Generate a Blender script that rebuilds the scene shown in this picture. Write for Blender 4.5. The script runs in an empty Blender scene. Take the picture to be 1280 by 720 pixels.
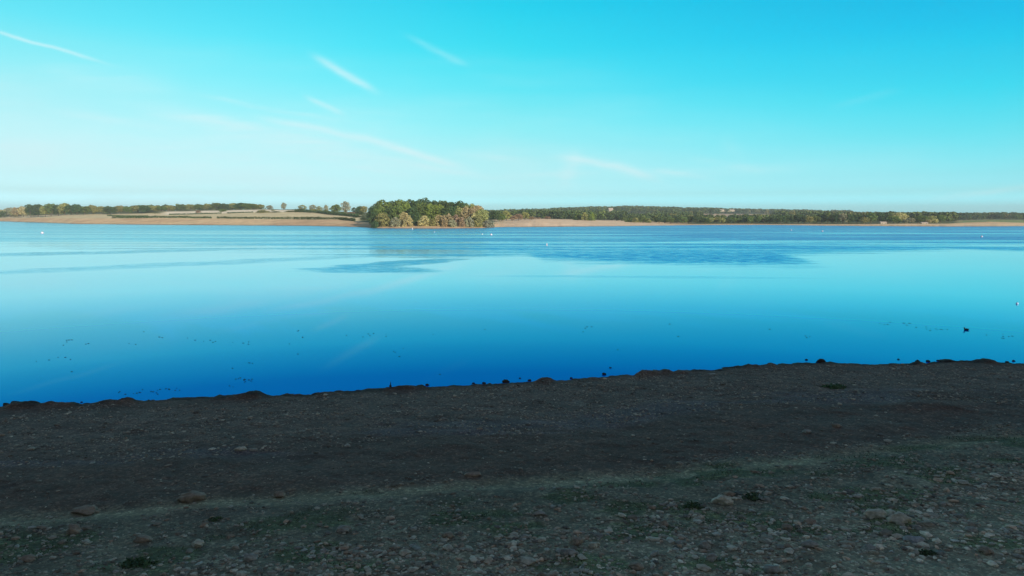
import bpy, math, random
import numpy as np
from mathutils import Vector
random.seed(7); RNG = np.random.default_rng(11)
S = bpy.context.scene; C = S.collection
R = math.radians
# ------------------------------------------------------------------ camera
CAM_H = 8.0; F = 865.0; TH = math.atan(90/865.0)
def ray(px, py):
    a = (px-640)/F; b = (360-py)/F
    return np.array([a, math.cos(TH)+b*math.sin(TH), -math.sin(TH)+b*math.cos(TH)])
def at(px, py, z=0.0):
    d = ray(px, py); t = (z-CAM_H)/d[2]
    return d[0]*t, d[1]*t
def uv(px, py):
    d = ray(px, py); return d[0]/d[1], d[2]/d[1]
cd = bpy.data.cameras.new('camera'); cam = bpy.data.objects.new('camera', cd); C.objects.link(cam)
cd.sensor_width = 36; cd.lens = 36*F/1280; cd.clip_end = 30000; cd.clip_start = 0.1
cam.location = (0, 0, CAM_H); cam.rotation_euler = (math.pi/2-TH, 0, 0); S.camera = cam

# ------------------------------------------------------------------ noise
def vnoise(x, y, seed=0):
    xi = np.floor(x).astype(np.int64); yi = np.floor(y).astype(np.int64)
    xf = x-xi; yf = y-yi
    xf = xf*xf*(3-2*xf); yf = yf*yf*(3-2*yf)
    def h(a, b):
        n = (a*374761393 + b*668265263 + seed*974634777) & 0xffffffff
        n = ((n ^ (n >> 13))*1274126177) & 0xffffffff
        n = (n ^ (n >> 16)) & 0xffffffff
        return n/4294967295.0
    return (h(xi, yi)*(1-xf)+h(xi+1, yi)*xf)*(1-yf)+(h(xi, yi+1)*(1-xf)+h(xi+1, yi+1)*xf)*yf
def fbm(x, y, seed=0, octv=4):
    x = np.asarray(x, float); y = np.asarray(y, float)
    s = 0; a = .5; n = 0
    for k in range(octv):
        s = s + a*vnoise(x*2**k+k*17.3, y*2**k-k*9.1, seed+k); n += a; a *= .5
    return s/n
def sstep(a, b, x):
    t = np.clip((x-a)/(b-a), 0, 1); return t*t*(3-2*t)

# ------------------------------------------------------------------ mesh helper
def mesh(name, V, Fc, mat=None, col=None, smooth=False):
    """V (n,3), Fc (m,k) or list of those arrays"""
    if not isinstance(Fc, list): Fc = [Fc]
    V = np.asarray(V, np.float32)
    m = bpy.data.meshes.new(name)
    m.vertices.add(len(V)); m.vertices.foreach_set('co', V.ravel())
    idx = np.concatenate([f.ravel() for f in Fc]).astype(np.int32)
    tot = np.concatenate([np.full(len(f), f.shape[1]) for f in Fc]).astype(np.int32)
    st = np.concatenate([[0], np.cumsum(tot)[:-1]]).astype(np.int32)
    m.loops.add(len(idx)); m.loops.foreach_set('vertex_index', idx)
    m.polygons.add(len(tot)); m.polygons.foreach_set('loop_start', st); m.polygons.foreach_set('loop_total', tot)
    m.polygons.foreach_set('use_smooth', np.full(len(tot), smooth))
    m.update(calc_edges=True); m.validate()
    if col is not None:
        a = m.color_attributes.new('tint', 'FLOAT_COLOR', 'POINT')
        c = np.ones((len(V), 4), np.float32); c[:, :3] = col
        a.data.foreach_set('color', c.ravel())
    if mat: m.materials.append(mat)
    return m
def link(name, me, parent=None, loc=None):
    o = bpy.data.objects.new(name, me); C.objects.link(o)
    if parent: o.parent = parent
    if loc is not None: o.location = loc
    return o
def tag(o, label=None, cat=None, group=None, kind=None):
    if label: o['label'] = label
    if cat: o['category'] = cat
    if group: o['group'] = group
    if kind: o['kind'] = kind
    return o
def grid_faces(nr, nc):
    i = np.arange(nr-1)[:, None]*nc+np.arange(nc-1)[None, :]
    i = i.ravel(); return np.stack([i, i+1, i+nc+1, i+nc], 1)

# ------------------------------------------------------------------ materials
class NT:
    def __init__(s, tree): s.t = tree; s.n = tree.nodes; s.l = tree.links
    def new(s, typ, **kw):
        n = s.n.new(typ)
        for k, v in kw.items(): setattr(n, k, v)
        return n
    def put(s, sock, v):
        if isinstance(v, bpy.types.NodeSocket): s.l.new(v, sock)
        elif v is not None: sock.default_value = v
    def m(s, op, a, b=None, c=None, clamp=False):
        n = s.new('ShaderNodeMath', operation=op, use_clamp=clamp)
        s.put(n.inputs[0], a); s.put(n.inputs[1], b); s.put(n.inputs[2], c)
        return n.outputs[0]
    def noise(s, vec, scale, detail=3, rough=.55):
        n = s.new('ShaderNodeTexNoise'); s.put(n.inputs['Vector'], vec)
        n.inputs['Scale'].default_value = scale; n.inputs['Detail'].default_value = detail
        n.inputs['Roughness'].default_value = rough
        return n.outputs['Fac']
    def mix(s, f, a, b, typ='MIX'):
        n = s.new('ShaderNodeMix', data_type='RGBA', blend_type=typ)
        s.put(n.inputs[0], f); s.put(n.inputs[6], a); s.put(n.inputs[7], b)
        return n.outputs[2]
    def ramp(s, f, pts, interp='LINEAR'):
        n = s.new('ShaderNodeValToRGB'); r = n.color_ramp; r.interpolation = interp
        while len(r.elements) < len(pts): r.elements.new(0.5)
        for e, (p, c) in zip(r.elements, pts):
            e.position = p; e.color = (*c, 1) if len(c) == 3 else c
        s.put(n.inputs[0], f); return n.outputs[0]
    def maprange(s, v, a, b, c=0., d=1., smooth=True):
        n = s.new('ShaderNodeMapRange'); n.interpolation_type = 'SMOOTHSTEP' if smooth else 'LINEAR'
        s.put(n.inputs[0], v)
        for k, x in enumerate((a, b, c, d)): n.inputs[1+k].default_value = x
        return n.outputs[0]
    def scalevec(s, v, xyz, rot=0.):
        n = s.new('ShaderNodeMapping'); s.put(n.inputs[0], v)
        n.inputs['Scale'].default_value = xyz; n.inputs['Rotation'].default_value = (0, 0, rot); return n.outputs[0]
def mat(name):
    m = bpy.data.materials.new(name); m.use_nodes = True
    return m, NT(m.node_tree), m.node_tree.nodes['Principled BSDF']
def tint_attr(T):
    n = T.new('ShaderNodeVertexColor'); n.layer_name = 'tint'; return n.outputs[0]

def foliage_mat(name, col, dark=.68, light=1.35, sc=6.):
    m, T, p = mat(name)
    oi = T.new('ShaderNodeObjectInfo'); tc = T.new('ShaderNodeTexCoord')
    n1 = T.noise(tc.outputs['Object'], sc, 3)
    g = T.new('ShaderNodeNewGeometry')
    f = T.m('ADD', T.m('MULTIPLY', n1, .62), T.m('MULTIPLY', g.outputs['Random Per Island'], .38))
    a = tuple(c*dark for c in col); b = (min(col[0]*light*1.12, 1), min(col[1]*light, 1), col[2]*light*.9)
    c = T.ramp(f, [(.3, a), (.5, col), (.72, b)])
    h = T.new('ShaderNodeHueSaturation'); T.put(h.inputs['Color'], c)
    T.put(h.inputs['Hue'], T.m('MULTIPLY_ADD', oi.outputs['Random'], .03, .485))
    T.put(h.inputs['Value'], T.m('MULTIPLY_ADD', oi.outputs['Random'], .3, .85))
    T.put(p.inputs['Base Color'], h.outputs[0]); p.inputs['Roughness'].default_value = .75
    p.inputs['Specular IOR Level'].default_value = .2
    tr = T.new('ShaderNodeBsdfTranslucent'); T.put(tr.inputs[0], h.outputs[0])
    ms = T.new('ShaderNodeMixShader'); ms.inputs[0].default_value = .22
    T.l.new(p.outputs[0], ms.inputs[1]); T.l.new(tr.outputs[0], ms.inputs[2])
    T.l.new(ms.outputs[0], T.n['Material Output'].inputs[0])
    return m
FOL = {
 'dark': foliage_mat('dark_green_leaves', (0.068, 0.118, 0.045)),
 'mid': foliage_mat('mid_green_leaves', (0.135, 0.2, 0.055)),
 'bright': foliage_mat('bright_green_leaves', (0.19, 0.28, 0.06)),
 'olive': foliage_mat('olive_leaves', (0.29, 0.31, 0.115)),
 'pale': foliage_mat('pale_willow_leaves', (0.46, 0.43, 0.21)),
 'tan': foliage_mat('tan_autumn_leaves', (0.4, 0.35, 0.19)),
 'rust': foliage_mat('rust_autumn_leaves', (0.31, 0.23, 0.16)),
 'grey': foliage_mat('grey_green_leaves', (0.31, 0.33, 0.22)),
}
bark, T, p = mat('bark')
tc = T.new('ShaderNodeTexCoord')
T.put(p.inputs['Base Color'], T.ramp(T.noise(T.scalevec(tc.outputs['Object'], (8, 8, 1.5)), 6, 4), [(.3, (.05, .04, .03)), (.7, (.16, .13, .1))]))
p.inputs['Roughness'].default_value = .9

# ------------------------------------------------------------------ far ground: control table
#  px: [(distance, photo height of the ground there) : shore, top of bank, field top, wood, far]
TAB = {
 -700: [(1500, 275), (1600, 272.5), (1750, 270), (2100, 268), (2800, 266)],
 -60: [(1200, 276), (1300, 273), (1450, 270.5), (1800, 268), (2600, 265)],
 0:   [(1075, 276.5), (1180, 273), (1330, 271), (1600, 269), (2600, 264)],
 50:  [(874, 278), (930, 272.5), (1050, 270), (1300, 268), (2600, 266)],
 100: [(700, 280), (760, 273), (900, 269), (1150, 267), (2600, 266)],
 200: [(636, 281.2), (690, 272.6), (900, 268.6), (950, 264.3), (2600, 264)],
 250: [(615, 281.6), (665, 273.2), (890, 267.6), (935, 262.6), (2600, 263.4)],
 310: [(592, 282.1), (640, 273.8), (870, 265.8), (910, 261.8), (2600, 262.8)],
 370: [(573, 282.7), (640, 274.2), (850, 264.8), (890, 261.8), (2600, 263)],
 430: [(530, 283.2), (590, 274.8), (760, 267.5), (1000, 265), (2600, 265)],
 457: [(490, 284.2), (530, 278), (700, 268.5), (1000, 267), (2600, 266)],
 480: [(455, 285.4), (475, 282.4), (620, 276), (1000, 270), (2600, 267)],
 540: [(446, 285.8), (466, 282.6), (620, 277), (1000, 272), (2600, 268)],
 600: [(462, 285.3), (484, 282), (620, 277.5), (1000, 273), (2600, 268)],
 625: [(500, 284), (540, 279.5), (640, 275.5), (1000, 273), (2600, 268)],
 670: [(512, 283.8), (575, 275.5), (660, 273.6), (1000, 272), (2600, 266)],
 740: [(535, 283.4), (600, 278.3), (680, 276), (1000, 273), (2600, 262.8)],
 790: [(556, 282.8), (620, 279.6), (690, 278.2), (1000, 274), (2600, 261.6)],
 860: [(610, 281.6), (640, 280.2), (720, 279), (1000, 273), (2600, 263.8)],
 950: [(628, 281.2), (655, 279.6), (740, 278), (1100, 272.5), (2600, 265.5)],
 1060: [(560, 282.6), (590, 280), (700, 278), (1000, 274), (2600, 267.5)],
 1180: [(530, 283.6), (570, 279.6), (700, 277), (1000, 275), (2600, 268.5)],
 1230: [(536, 283.2), (600, 277.6), (760, 275.2), (1000, 274.5), (2600, 269)],
 1290: [(545, 283), (610, 279.5), (780, 275.4), (1000, 274.5), (2600, 269.4)],
 1500: [(600, 282), (650, 279.5), (780, 276.4), (1000, 275), (2600, 269.5)],
 2400: [(700, 280), (760, 278), (860, 276.4), (1000, 275), (2600, 269.5)],
}
KP = np.array(sorted(TAB), float)
KD = np.array([[d for d, y in TAB[int(k)]] for k in KP])
KZ = np.array([[CAM_H-(y-270)/874.*d for d, y in TAB[int(k)]] for k in KP]); KZ[:, 0] = 0
KD = np.concatenate([KD[:, :1]-40, KD, np.full((len(KP), 1), 4200.)], 1)
KZ = np.concatenate([np.full((len(KP), 1), -1.6), KZ, KZ[:, -1:]+4], 1)
def u2px(u): return u*F*math.cos(TH)/1.0+640
def rows_at(px):
    D = np.stack([np.interp(px, KP, KD[:, k]) for k in range(KD.shape[1])], -1)
    Z = np.stack([np.interp(px, KP, KZ[:, k]) for k in range(KZ.shape[1])], -1)
    # natural raggedness of the waterline
    w = (fbm(px/9., px*0, 3, 4)-.5)*14
    D[..., 1] = D[..., 1]+w; D[..., 0] = D[..., 1]-40
    return D, Z
def gz(px, D):
    d, z = rows_at(np.array([float(px)])); return float(np.interp(D, d[0], z[0]))
def far_pt(px, D):
    return ((px-640)/F/math.cos(TH)*D, D, gz(px, D))

pxs = np.concatenate([np.linspace(-700, -60, 160, endpoint=False), np.linspace(-60, 1340, 1400), np.linspace(1341, 2400, 200)])
DR, ZR = rows_at(pxs)
NSUB = [8, 14, 18, 16, 22, 16]
ts = np.concatenate([k+np.arange(n)/n for k, n in enumerate(NSUB)]+[[len(NSUB)]])
k0 = np.minimum(np.floor(ts).astype(int), len(NSUB)-1); fr = ts-k0
Dg = DR[:, k0]*(1-fr)+DR[:, k0+1]*fr
Zg = ZR[:, k0]*(1-fr)+ZR[:, k0+1]*fr
PX = np.repeat(pxs[:, None], len(ts), 1); TS = np.repeat(ts[None, :], len(pxs), 0)
Xg = (PX-640)/F/math.cos(TH)*Dg
Zg = Zg+(fbm(Xg/40, Dg/40, 5)-.5)*np.interp(TS, [0, 1, 1.3, 2, 4, 6], [0, .0, .6, 1.0, 2, 8])
# real surface colours by zone
sand = np.array([.76, .56, .34]); sand2 = np.array([.68, .46, .28]); pale = np.array([.78, .60, .43])
straw = np.array([.74, .62, .38]); cream = np.array([.88, .78, .62]); rough = np.array([.13, .14, .06]); grass = np.array([.20, .24, .10])
def mixc(a, b, f): return a*(1-f[..., None])+b*f[..., None]
n1 = fbm(Xg/18, Dg/18, 21); n2 = fbm(Xg/60, Dg/14, 31, 3)
col = mixc(np.broadcast_to(sand, PX.shape+(3,)), sand2, sstep(.4, .65, n2))
col = mixc(col, pale, sstep(.52, .7, fbm(Xg/50, TS*9, 33))*.7*sstep(560, 680, PX)+.0)
col = mixc(col, pale, np.exp(-((TS-1.45)/.12)**2)*sstep(600, 640, PX)*(1-sstep(760, 830, PX))*.9)
col = mixc(col, np.array([.88, .67, .49]), sstep(605, 650, PX)*(1-sstep(800, 850, PX))*.6)
wet = 1-sstep(1.03, 1.12, TS); col = mixc(col, np.array([.17, .11, .075]), wet*.85)
fld = sstep(1.97, 2.03, TS)
right = sstep(600, 640, PX)
left_f = mixc(np.broadcast_to(straw, PX.shape+(3,)), straw*1.12, n1)
col = mixc(col, left_f, fld*(1-right))
cr = sstep(3.0, 3.05, TS)*sstep(200, 216, PX)*(1-sstep(366, 378, PX))
col = mixc(col, cream, cr)
rg = sstep(3.25, 3.45, TS+.3*(n1-.5))*(1-cr*(1-sstep(3.75, 3.9, TS)))
col = mixc(col, rough, rg)
rr = right*fld*sstep(840, 870, PX)*(1-sstep(1185, 1200, PX)); col = mixc(col, rough, rr*(1-sstep(4.0, 4.05, TS)*.0))
col = mixc(col, grass*1.3, sstep(1185, 1200, PX)*sstep(2.1, 2.2, TS)*(1-sstep(3.1, 3.3, TS)))
# stubble fields on the far slope, right of middle
ff = sstep(868, 880, PX)*(1-sstep(962, 972, PX))*sstep(4.08, 4.12, TS)*(1-sstep(4.42, 4.5, TS))
col = mixc(col, np.array([.55, .40, .27]), ff)
pt = sstep(448, 456, PX)*(1-sstep(612, 622, PX))*sstep(2.02, 2.1, TS); col = mixc(col, rough, pt)
col = col*(0.88+.24*n1[..., None])
gm, T, p = mat('far_shore_earth')
tc = T.new('ShaderNodeTexCoord'); nz = T.noise(tc.outputs['Object'], .12, 6, .65)
T.put(p.inputs['Base Color'], T.mix(1., tint_attr(T), T.ramp(nz, [(.25, (.72, .72, .72)), (.75, (1.2, 1.2, 1.2))]), 'MULTIPLY'))
p.inputs['Roughness'].default_value = .95; p.inputs['Specular IOR Level'].default_value = .1
V = np.stack([Xg, Dg, Zg], -1).reshape(-1, 3)
me = mesh('far_ground', V, grid_faces(len(pxs), len(ts))[:, ::-1], gm, col.reshape(-1, 3), True)
tag(link('far_ground', me), kind='structure')

# ------------------------------------------------------------------ near beach
SH = [(-200, 512), (0, 508), (60, 506.5), (120, 503.5), (180, 501), (240, 498), (320, 495.5), (400, 491.5), (480, 486.5), (560, 482.5), (640, 478.5), (720, 473.5), (800, 467.5), (880, 462.5),
      (940, 457.5), (1000, 454.5), (1040, 454), (1100, 455.5), (1160, 453.8), (1200, 452.3), (1240, 453.4), (1280, 454.5), (1500, 455)]
sp = np.array([at(*q) for q in SH]); o_ = np.argsort(sp[:, 0]); sp = sp[o_]
sp = np.vstack([[-140, 22], [-70, 27], sp, [75, 42], [150, 60]])
def shore_y(x): return np.interp(x, sp[:, 0], sp[:, 1])
def beach_d(x, y): return (shore_y(x)-y)*.985
def beach_z(x, y):
    d = beach_d(x, y)
    n = fbm(x/2.2, y/1.6, 41, 3)-.5
    d2 = d+((fbm(x/1.3, y*0+3, 47, 4)-.5)*.9+(fbm(x/.35, y/.35, 48, 3)-.5)*.7)*np.exp(-np.abs(d)/1.2)
    z = np.where(d2 < 0, d2*.12, np.where(d2 < 2, d2*.05+.05*sstep(0, .25, d2), .15+(d2-2)*.038))
    z = z+np.clip(d, 0, 4)/4*(n*.13+(fbm(x/.7, y/.6, 43, 3)-.5)*.07)
    z = z+sstep(-.1, .3, d)*(fbm(x/.25, y/.22, 45, 2)-.5)*.045
    # clay lip along the water with lumps
    lump = sstep(.52, .78, fbm(x/1.7, x*0+8, 49, 3))
    z = z+lump*.22*np.exp(-((d2-.5)/.45)**2)
    z = z+np.exp(-((d2-.35)/.5)**2)*(fbm(x/.16, y/.16, 58, 2)-.45)*.10*sstep(.4, .6, fbm(x/.8, y/.8, 59, 2))
    # low muddy mound and shallow wheel-track
    mx, my = at(1158, 508, .5)
    z = z+.22*np.exp(-((x-mx)/1.3)**2-((y-my)/.7)**2)
    z = z-.05*np.exp(-((d-14.0-.6*np.sin(x*.15))/.45)**2)
    z = z+np.clip(-2-y, 0, 14)*.03+np.clip(-16-y, 0, 60)*.17
    return z
def near_pt(px, py, dz=0):
    z = .4
    for _ in range(8):
        x, y = at(px, py, z); z = float(beach_z(np.array([x]), np.array([y]))[0])
    return x, y, z
xs = np.concatenate([np.linspace(-140, -36, 120, endpoint=False), np.linspace(-36, 44, 1000), np.linspace(44.5, 150, 120)])
ys = np.concatenate([np.linspace(-95, 6, 70, endpoint=False), np.linspace(6, 46, 560), np.linspace(46.5, 64, 30)])
X, Y = np.meshgrid(xs, ys, indexing='ij')
Z = beach_z(X, Y); d = beach_d(X, Y)
mud = np.array([.085, .068, .055]); grav = np.array([.110, .100, .084]); track = np.array([.125, .125, .098]); brown = np.array([.085, .064, .050]); green = np.array([.050, .072, .036]); cob = np.array([.10, .092, .078])
na = fbm(X/3.5, Y/1.8, 61); nb = fbm(X/.9, Y/.5, 63); nc = fbm(X/6, Y/2.5, 65)
dd = d+(na-.5)*3.0
def band(a, b, w=.8): return sstep(a-w, a+w, dd)*(1-sstep(b-w, b+w, dd))
col = np.broadcast_to(mud, X.shape+(3,)).copy()
col = mixc(col, np.array([.030, .024, .020]), 1-sstep(.25, .9, d+(nb-.5)*.8))
col = mixc(col, grav, band(1.6, 7.2)*(.45+.55*nb))
col = mixc(col, brown, band(10.2, 13.2)*sstep(.4, .6, nc))
col = mixc(col, np.array([.105, .108, .088]), sstep(13.2, 14.4, dd)*(.6+.4*nb))
tl = np.exp(-((d-14.0-.6*np.sin(X*.15)-(na-.5)*.7)/.42)**2)
col = mixc(col, track*np.array([1.5, 1.65, 1.5]), tl*.95*(.4+.6*sstep(.3, .55, nc)))
gmask = sstep(14.2, 15.4, dd)*sstep(.50, .62, fbm(X/1.5, Y/.8, 67, 4)+.0*nb)
col = mixc(col, green, gmask*.85); col = mixc(col, green*1.5, sstep(13.8, 15, dd)*.18)
sheen = band(6.5, 9.0, .6)*sstep(.48, .6, fbm(X/5, Y/1.0, 69)); col = mixc(col, np.array([.10, .105, .12]), sheen*.6)  # bluish sheen of the smooth mud, painted into its colour
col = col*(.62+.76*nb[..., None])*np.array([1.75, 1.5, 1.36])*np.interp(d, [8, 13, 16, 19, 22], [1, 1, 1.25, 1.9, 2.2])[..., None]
bm_, T, p = mat('beach_mud_and_gravel')
tc = T.new('ShaderNodeTexCoord'); P = tc.outputs['Object']
v = T.new('ShaderNodeTexVoronoi'); T.put(v.inputs['Vector'], P); v.inputs['Scale'].default_value = 16
v2 = T.new('ShaderNodeTexVoronoi'); T.put(v2.inputs['Vector'], P); v2.inputs['Scale'].default_value = 37
nf = T.noise(P, 5, 7, .7)
cell = T.new('ShaderNodeSeparateColor'); T.put(cell.inputs[0], v.outputs['Color'])
speck = T.m('MULTIPLY_ADD', T.m('POWER', cell.outputs[0], 4.), .9, .72)
c = T.mix(1., tint_attr(T), T.ramp(nf, [(.3, (.55, .55, .55)), (.7, (1.4, 1.4, 1.4))]), 'MULTIPLY')
cc = T.new('ShaderNodeCombineColor')
for k in range(3): T.put(cc.inputs[k], speck)
c = T.mix(1., c, cc.outputs[0], 'MULTIPLY')
T.put(p.inputs['Base Color'], c)
T.put(p.inputs['Roughness'], T.maprange(nf, .3, .7, .7, .95))
p.inputs['Specular IOR Level'].default_value = .25
b = T.new('ShaderNodeBump'); b.inputs['Distance'].default_value = .05; b.inputs['Strength'].default_value = .9
hgt = T.m('ADD', T.m('MULTIPLY', nf, 1.0), T.m('ADD', T.m('MULTIPLY', v.outputs['Distance'], -.5), T.m('MULTIPLY', v2.outputs['Distance'], -.25)))
T.put(b.inputs['Height'], hgt); T.put(p.inputs['Normal'], b.outputs[0])
me = mesh('beach', np.stack([X, Y, Z], -1).reshape(-1, 3), grid_faces(len(xs), len(ys))[:, ::-1], bm_, col.reshape(-1, 3), True)
tag(link('beach', me), kind='structure')

# ------------------------------------------------------------------ stones
def ico(sub=0):
    t = (1+5**.5)/2
    v = np.array([(-1, t, 0), (1, t, 0), (-1, -t, 0), (1, -t, 0), (0, -1, t), (0, 1, t), (0, -1, -t), (0, 1, -t), (t, 0, -1), (t, 0, 1), (-t, 0, -1), (-t, 0, 1)], float)
    v /= np.linalg.norm(v[0])
    f = [(0, 11, 5), (0, 5, 1), (0, 1, 7), (0, 7, 10), (0, 10, 11), (1, 5, 9), (5, 11, 4), (11, 10, 2), (10, 7, 6), (7, 1, 8), (3, 9, 4), (3, 4, 2), (3, 2, 6), (3, 6, 8), (3, 8, 9), (4, 9, 5), (2, 4, 11), (6, 2, 10), (8, 6, 7), (9, 8, 1)]
    v = list(map(tuple, v))
    for _ in range(sub):
        mid = {}; nf_ = []
        def md(a, b):
            k = (min(a, b), max(a, b))
            if k not in mid:
                q = (np.array(v[a])+np.array(v[b]))/2; q /= np.linalg.norm(q); v.append(tuple(q)); mid[k] = len(v)-1
            return mid[k]
        for a, b_, c_ in f:
            ab, bc, ca = md(a, b_), md(b_, c_), md(c_, a)
            nf_ += [(a, ab, ca), (b_, bc, ab), (c_, ca, bc), (ab, bc, ca)]
        f = nf_
    return np.array(v), np.array(f)
def stone_mat(name, tinted=True, base=(.13, .12, .1)):
    m, T, p = mat(name); tc = T.new('ShaderNodeTexCoord'); n = T.noise(tc.outputs['Object'], 9, 5, .65)
    src = tint_attr(T) if tinted else (base[0]*2.3, base[1]*2.25, base[2]*2.1, 1)
    T.put(p.inputs['Base Color'], T.mix(1., src, T.ramp(n, [(.3, (.6, .6, .6)), (.7, (1.35, 1.35, 1.35))]), 'MULTIPLY'))
    p.inputs['Roughness'].default_value = .85; p.inputs['Specular IOR Level'].default_value = .25
    b = T.new('ShaderNodeBump'); b.inputs['Distance'].default_value = .02; b.inputs['Strength'].default_value = .7
    T.put(b.inputs['Height'], n); T.put(p.inputs['Normal'], b.outputs[0]); return m
SM = stone_mat('pebble_stone')
def scatter(name, n, dr, size, seed, dens=None, xr=(-36, 44), smax=.12):
    g = np.random.default_rng(seed)
    x = g.uniform(xr[0], xr[1], n*3); y = g.uniform(8, 42, n*3); dd_ = beach_d(x, y)+(fbm(x/3.5, y/1.8, 61)-.5)*3
    keep = (dd_ > dr[0]) & (dd_ < dr[1]) & (np.abs(x) < y*.80+3)
    clus = fbm(x/.8, y/.5, seed+3, 3)
    keep &= g.uniform(0, 1, len(x)) < (sstep(.36, .62, clus)*.85+.15)
    x = x[keep][:n]; y = y[keep][:n]; n = len(x)
    s = np.minimum(size*g.lognormal(0, .5, n), smax)
    B, Fi = ico(0)
    asp = g.uniform([.8, .55, .22], [1.4, 1.0, .6], (n, 3))
    v = B[None]*(1+g.uniform(-.22, .22, (n, 12, 1)))*asp[:, None]*s[:, None, None]
    a = g.uniform(0, 6.283, n); ca, sa = np.cos(a)[:, None], np.sin(a)[:, None]
    vx = v[..., 0]*ca-v[..., 1]*sa; vy = v[..., 0]*sa+v[..., 1]*ca
    tr_ = np.exp(-((beach_d(x, y)-14.0-.6*np.sin(x*.15)-(fbm(x/3.5, y/1.8, 61)-.5)*.7)/.5)**2); kk = g.uniform(0, 1, n) > tr_*.85; s = np.where(kk, s, s*.2)
    v = B[None]*(1+g.uniform(-.22, .22, (n, 12, 1)))*asp[:, None]*s[:, None, None]; vx = v[..., 0]*ca-v[..., 1]*sa; vy = v[..., 0]*sa+v[..., 1]*ca
    z = beach_z(x, y)
    v = np.stack([vx+x[:, None], vy+y[:, None], v[..., 2]+(z+s*.12)[:, None]], -1)
    far_ = np.interp(beach_d(x, y), [13, 17, 20], [1, 1.15, 1.55])[:, None]
    pal = np.array([[.14, .135, .118], [.11, .10, .085], [.165, .155, .135], [.125, .095, .075], [.09, .085, .08], [.11, .115, .11]])
    c = pal[g.choice(6, n, p=[.27, .25, .13, .15, .12, .08])]*far_*g.uniform(.45, 1.65, (n, 1))*np.array([2.1, 2.0, 1.8])
    c = np.repeat(c[:, None], 12, 1)
    Ff = (Fi[None]+np.arange(n)[:, None, None]*12).reshape(-1, 3)
    me = mesh(name, v.reshape(-1, 3), Ff, SM, c.reshape(-1, 3), False)
    o = link(name, me); tag(o, kind='stuff'); return o
tag(scatter('gravel', 75000, (1.0, 8.8), .026, 71, xr=(-32, 42)), 'fine pale grey gravel band on the dark beach just behind the waterline', 'gravel')
tag(scatter('mud_pebbles', 9000, (8.0, 13.6), .026, 73, xr=(-26, 34)), 'sparse small stones pressed into the smooth dark mud of the beach', 'gravel')
tag(scatter('beach_stones', 42000, (13.4, 22), .028, 75, xr=(-20, 26), smax=.12), 'loose grey and brown stones among the green growth of the upper beach', 'stones')
tag(scatter('cobbles', 36000, (17.0, 27), .044, 77, xr=(-18, 22), smax=.15), 'dense grey cobbles nearest the viewer on the upper beach', 'cobbles')

def rock_mesh(seed, flat=.6, blocky=0., sub=3):
    B, Fi = ico(sub); g = np.random.default_rng(seed)
    v = B.copy()
    for k in range(9):   # chip flat facets
        n = g.normal(size=3); n /= np.linalg.norm(n); h = g.uniform(.62, .9)
        dd_ = v@n; v = np.where((dd_ > h)[:, None], v-np.outer(dd_-h, n)*.85, v)
    v = v*(1+(fbm(B[:, 0]*2.2+seed, B[:, 1]*2.2+B[:, 2]*1.7, seed, 3)[:, None]-.5)*.5+(fbm(B[:, 0]*6+seed, B[:, 1]*6+B[:, 2]*5, seed+9, 2)[:, None]-.5)*.16)
    v[:, 2] *= flat
    return v, Fi
ROCK_MATS = {
 'pale': stone_mat('pale_rock', False, (.21, .20, .17)), 'grey': stone_mat('grey_rock', False, (.13, .128, .12)),
 'brown': stone_mat('brown_rock', False, (.12, .10, .082)), 'dark': stone_mat('wet_dark_clay', False, (.018, .016, .014)),
 'blue': stone_mat('bluish_rock', False, (.15, .16, .175))}
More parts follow.
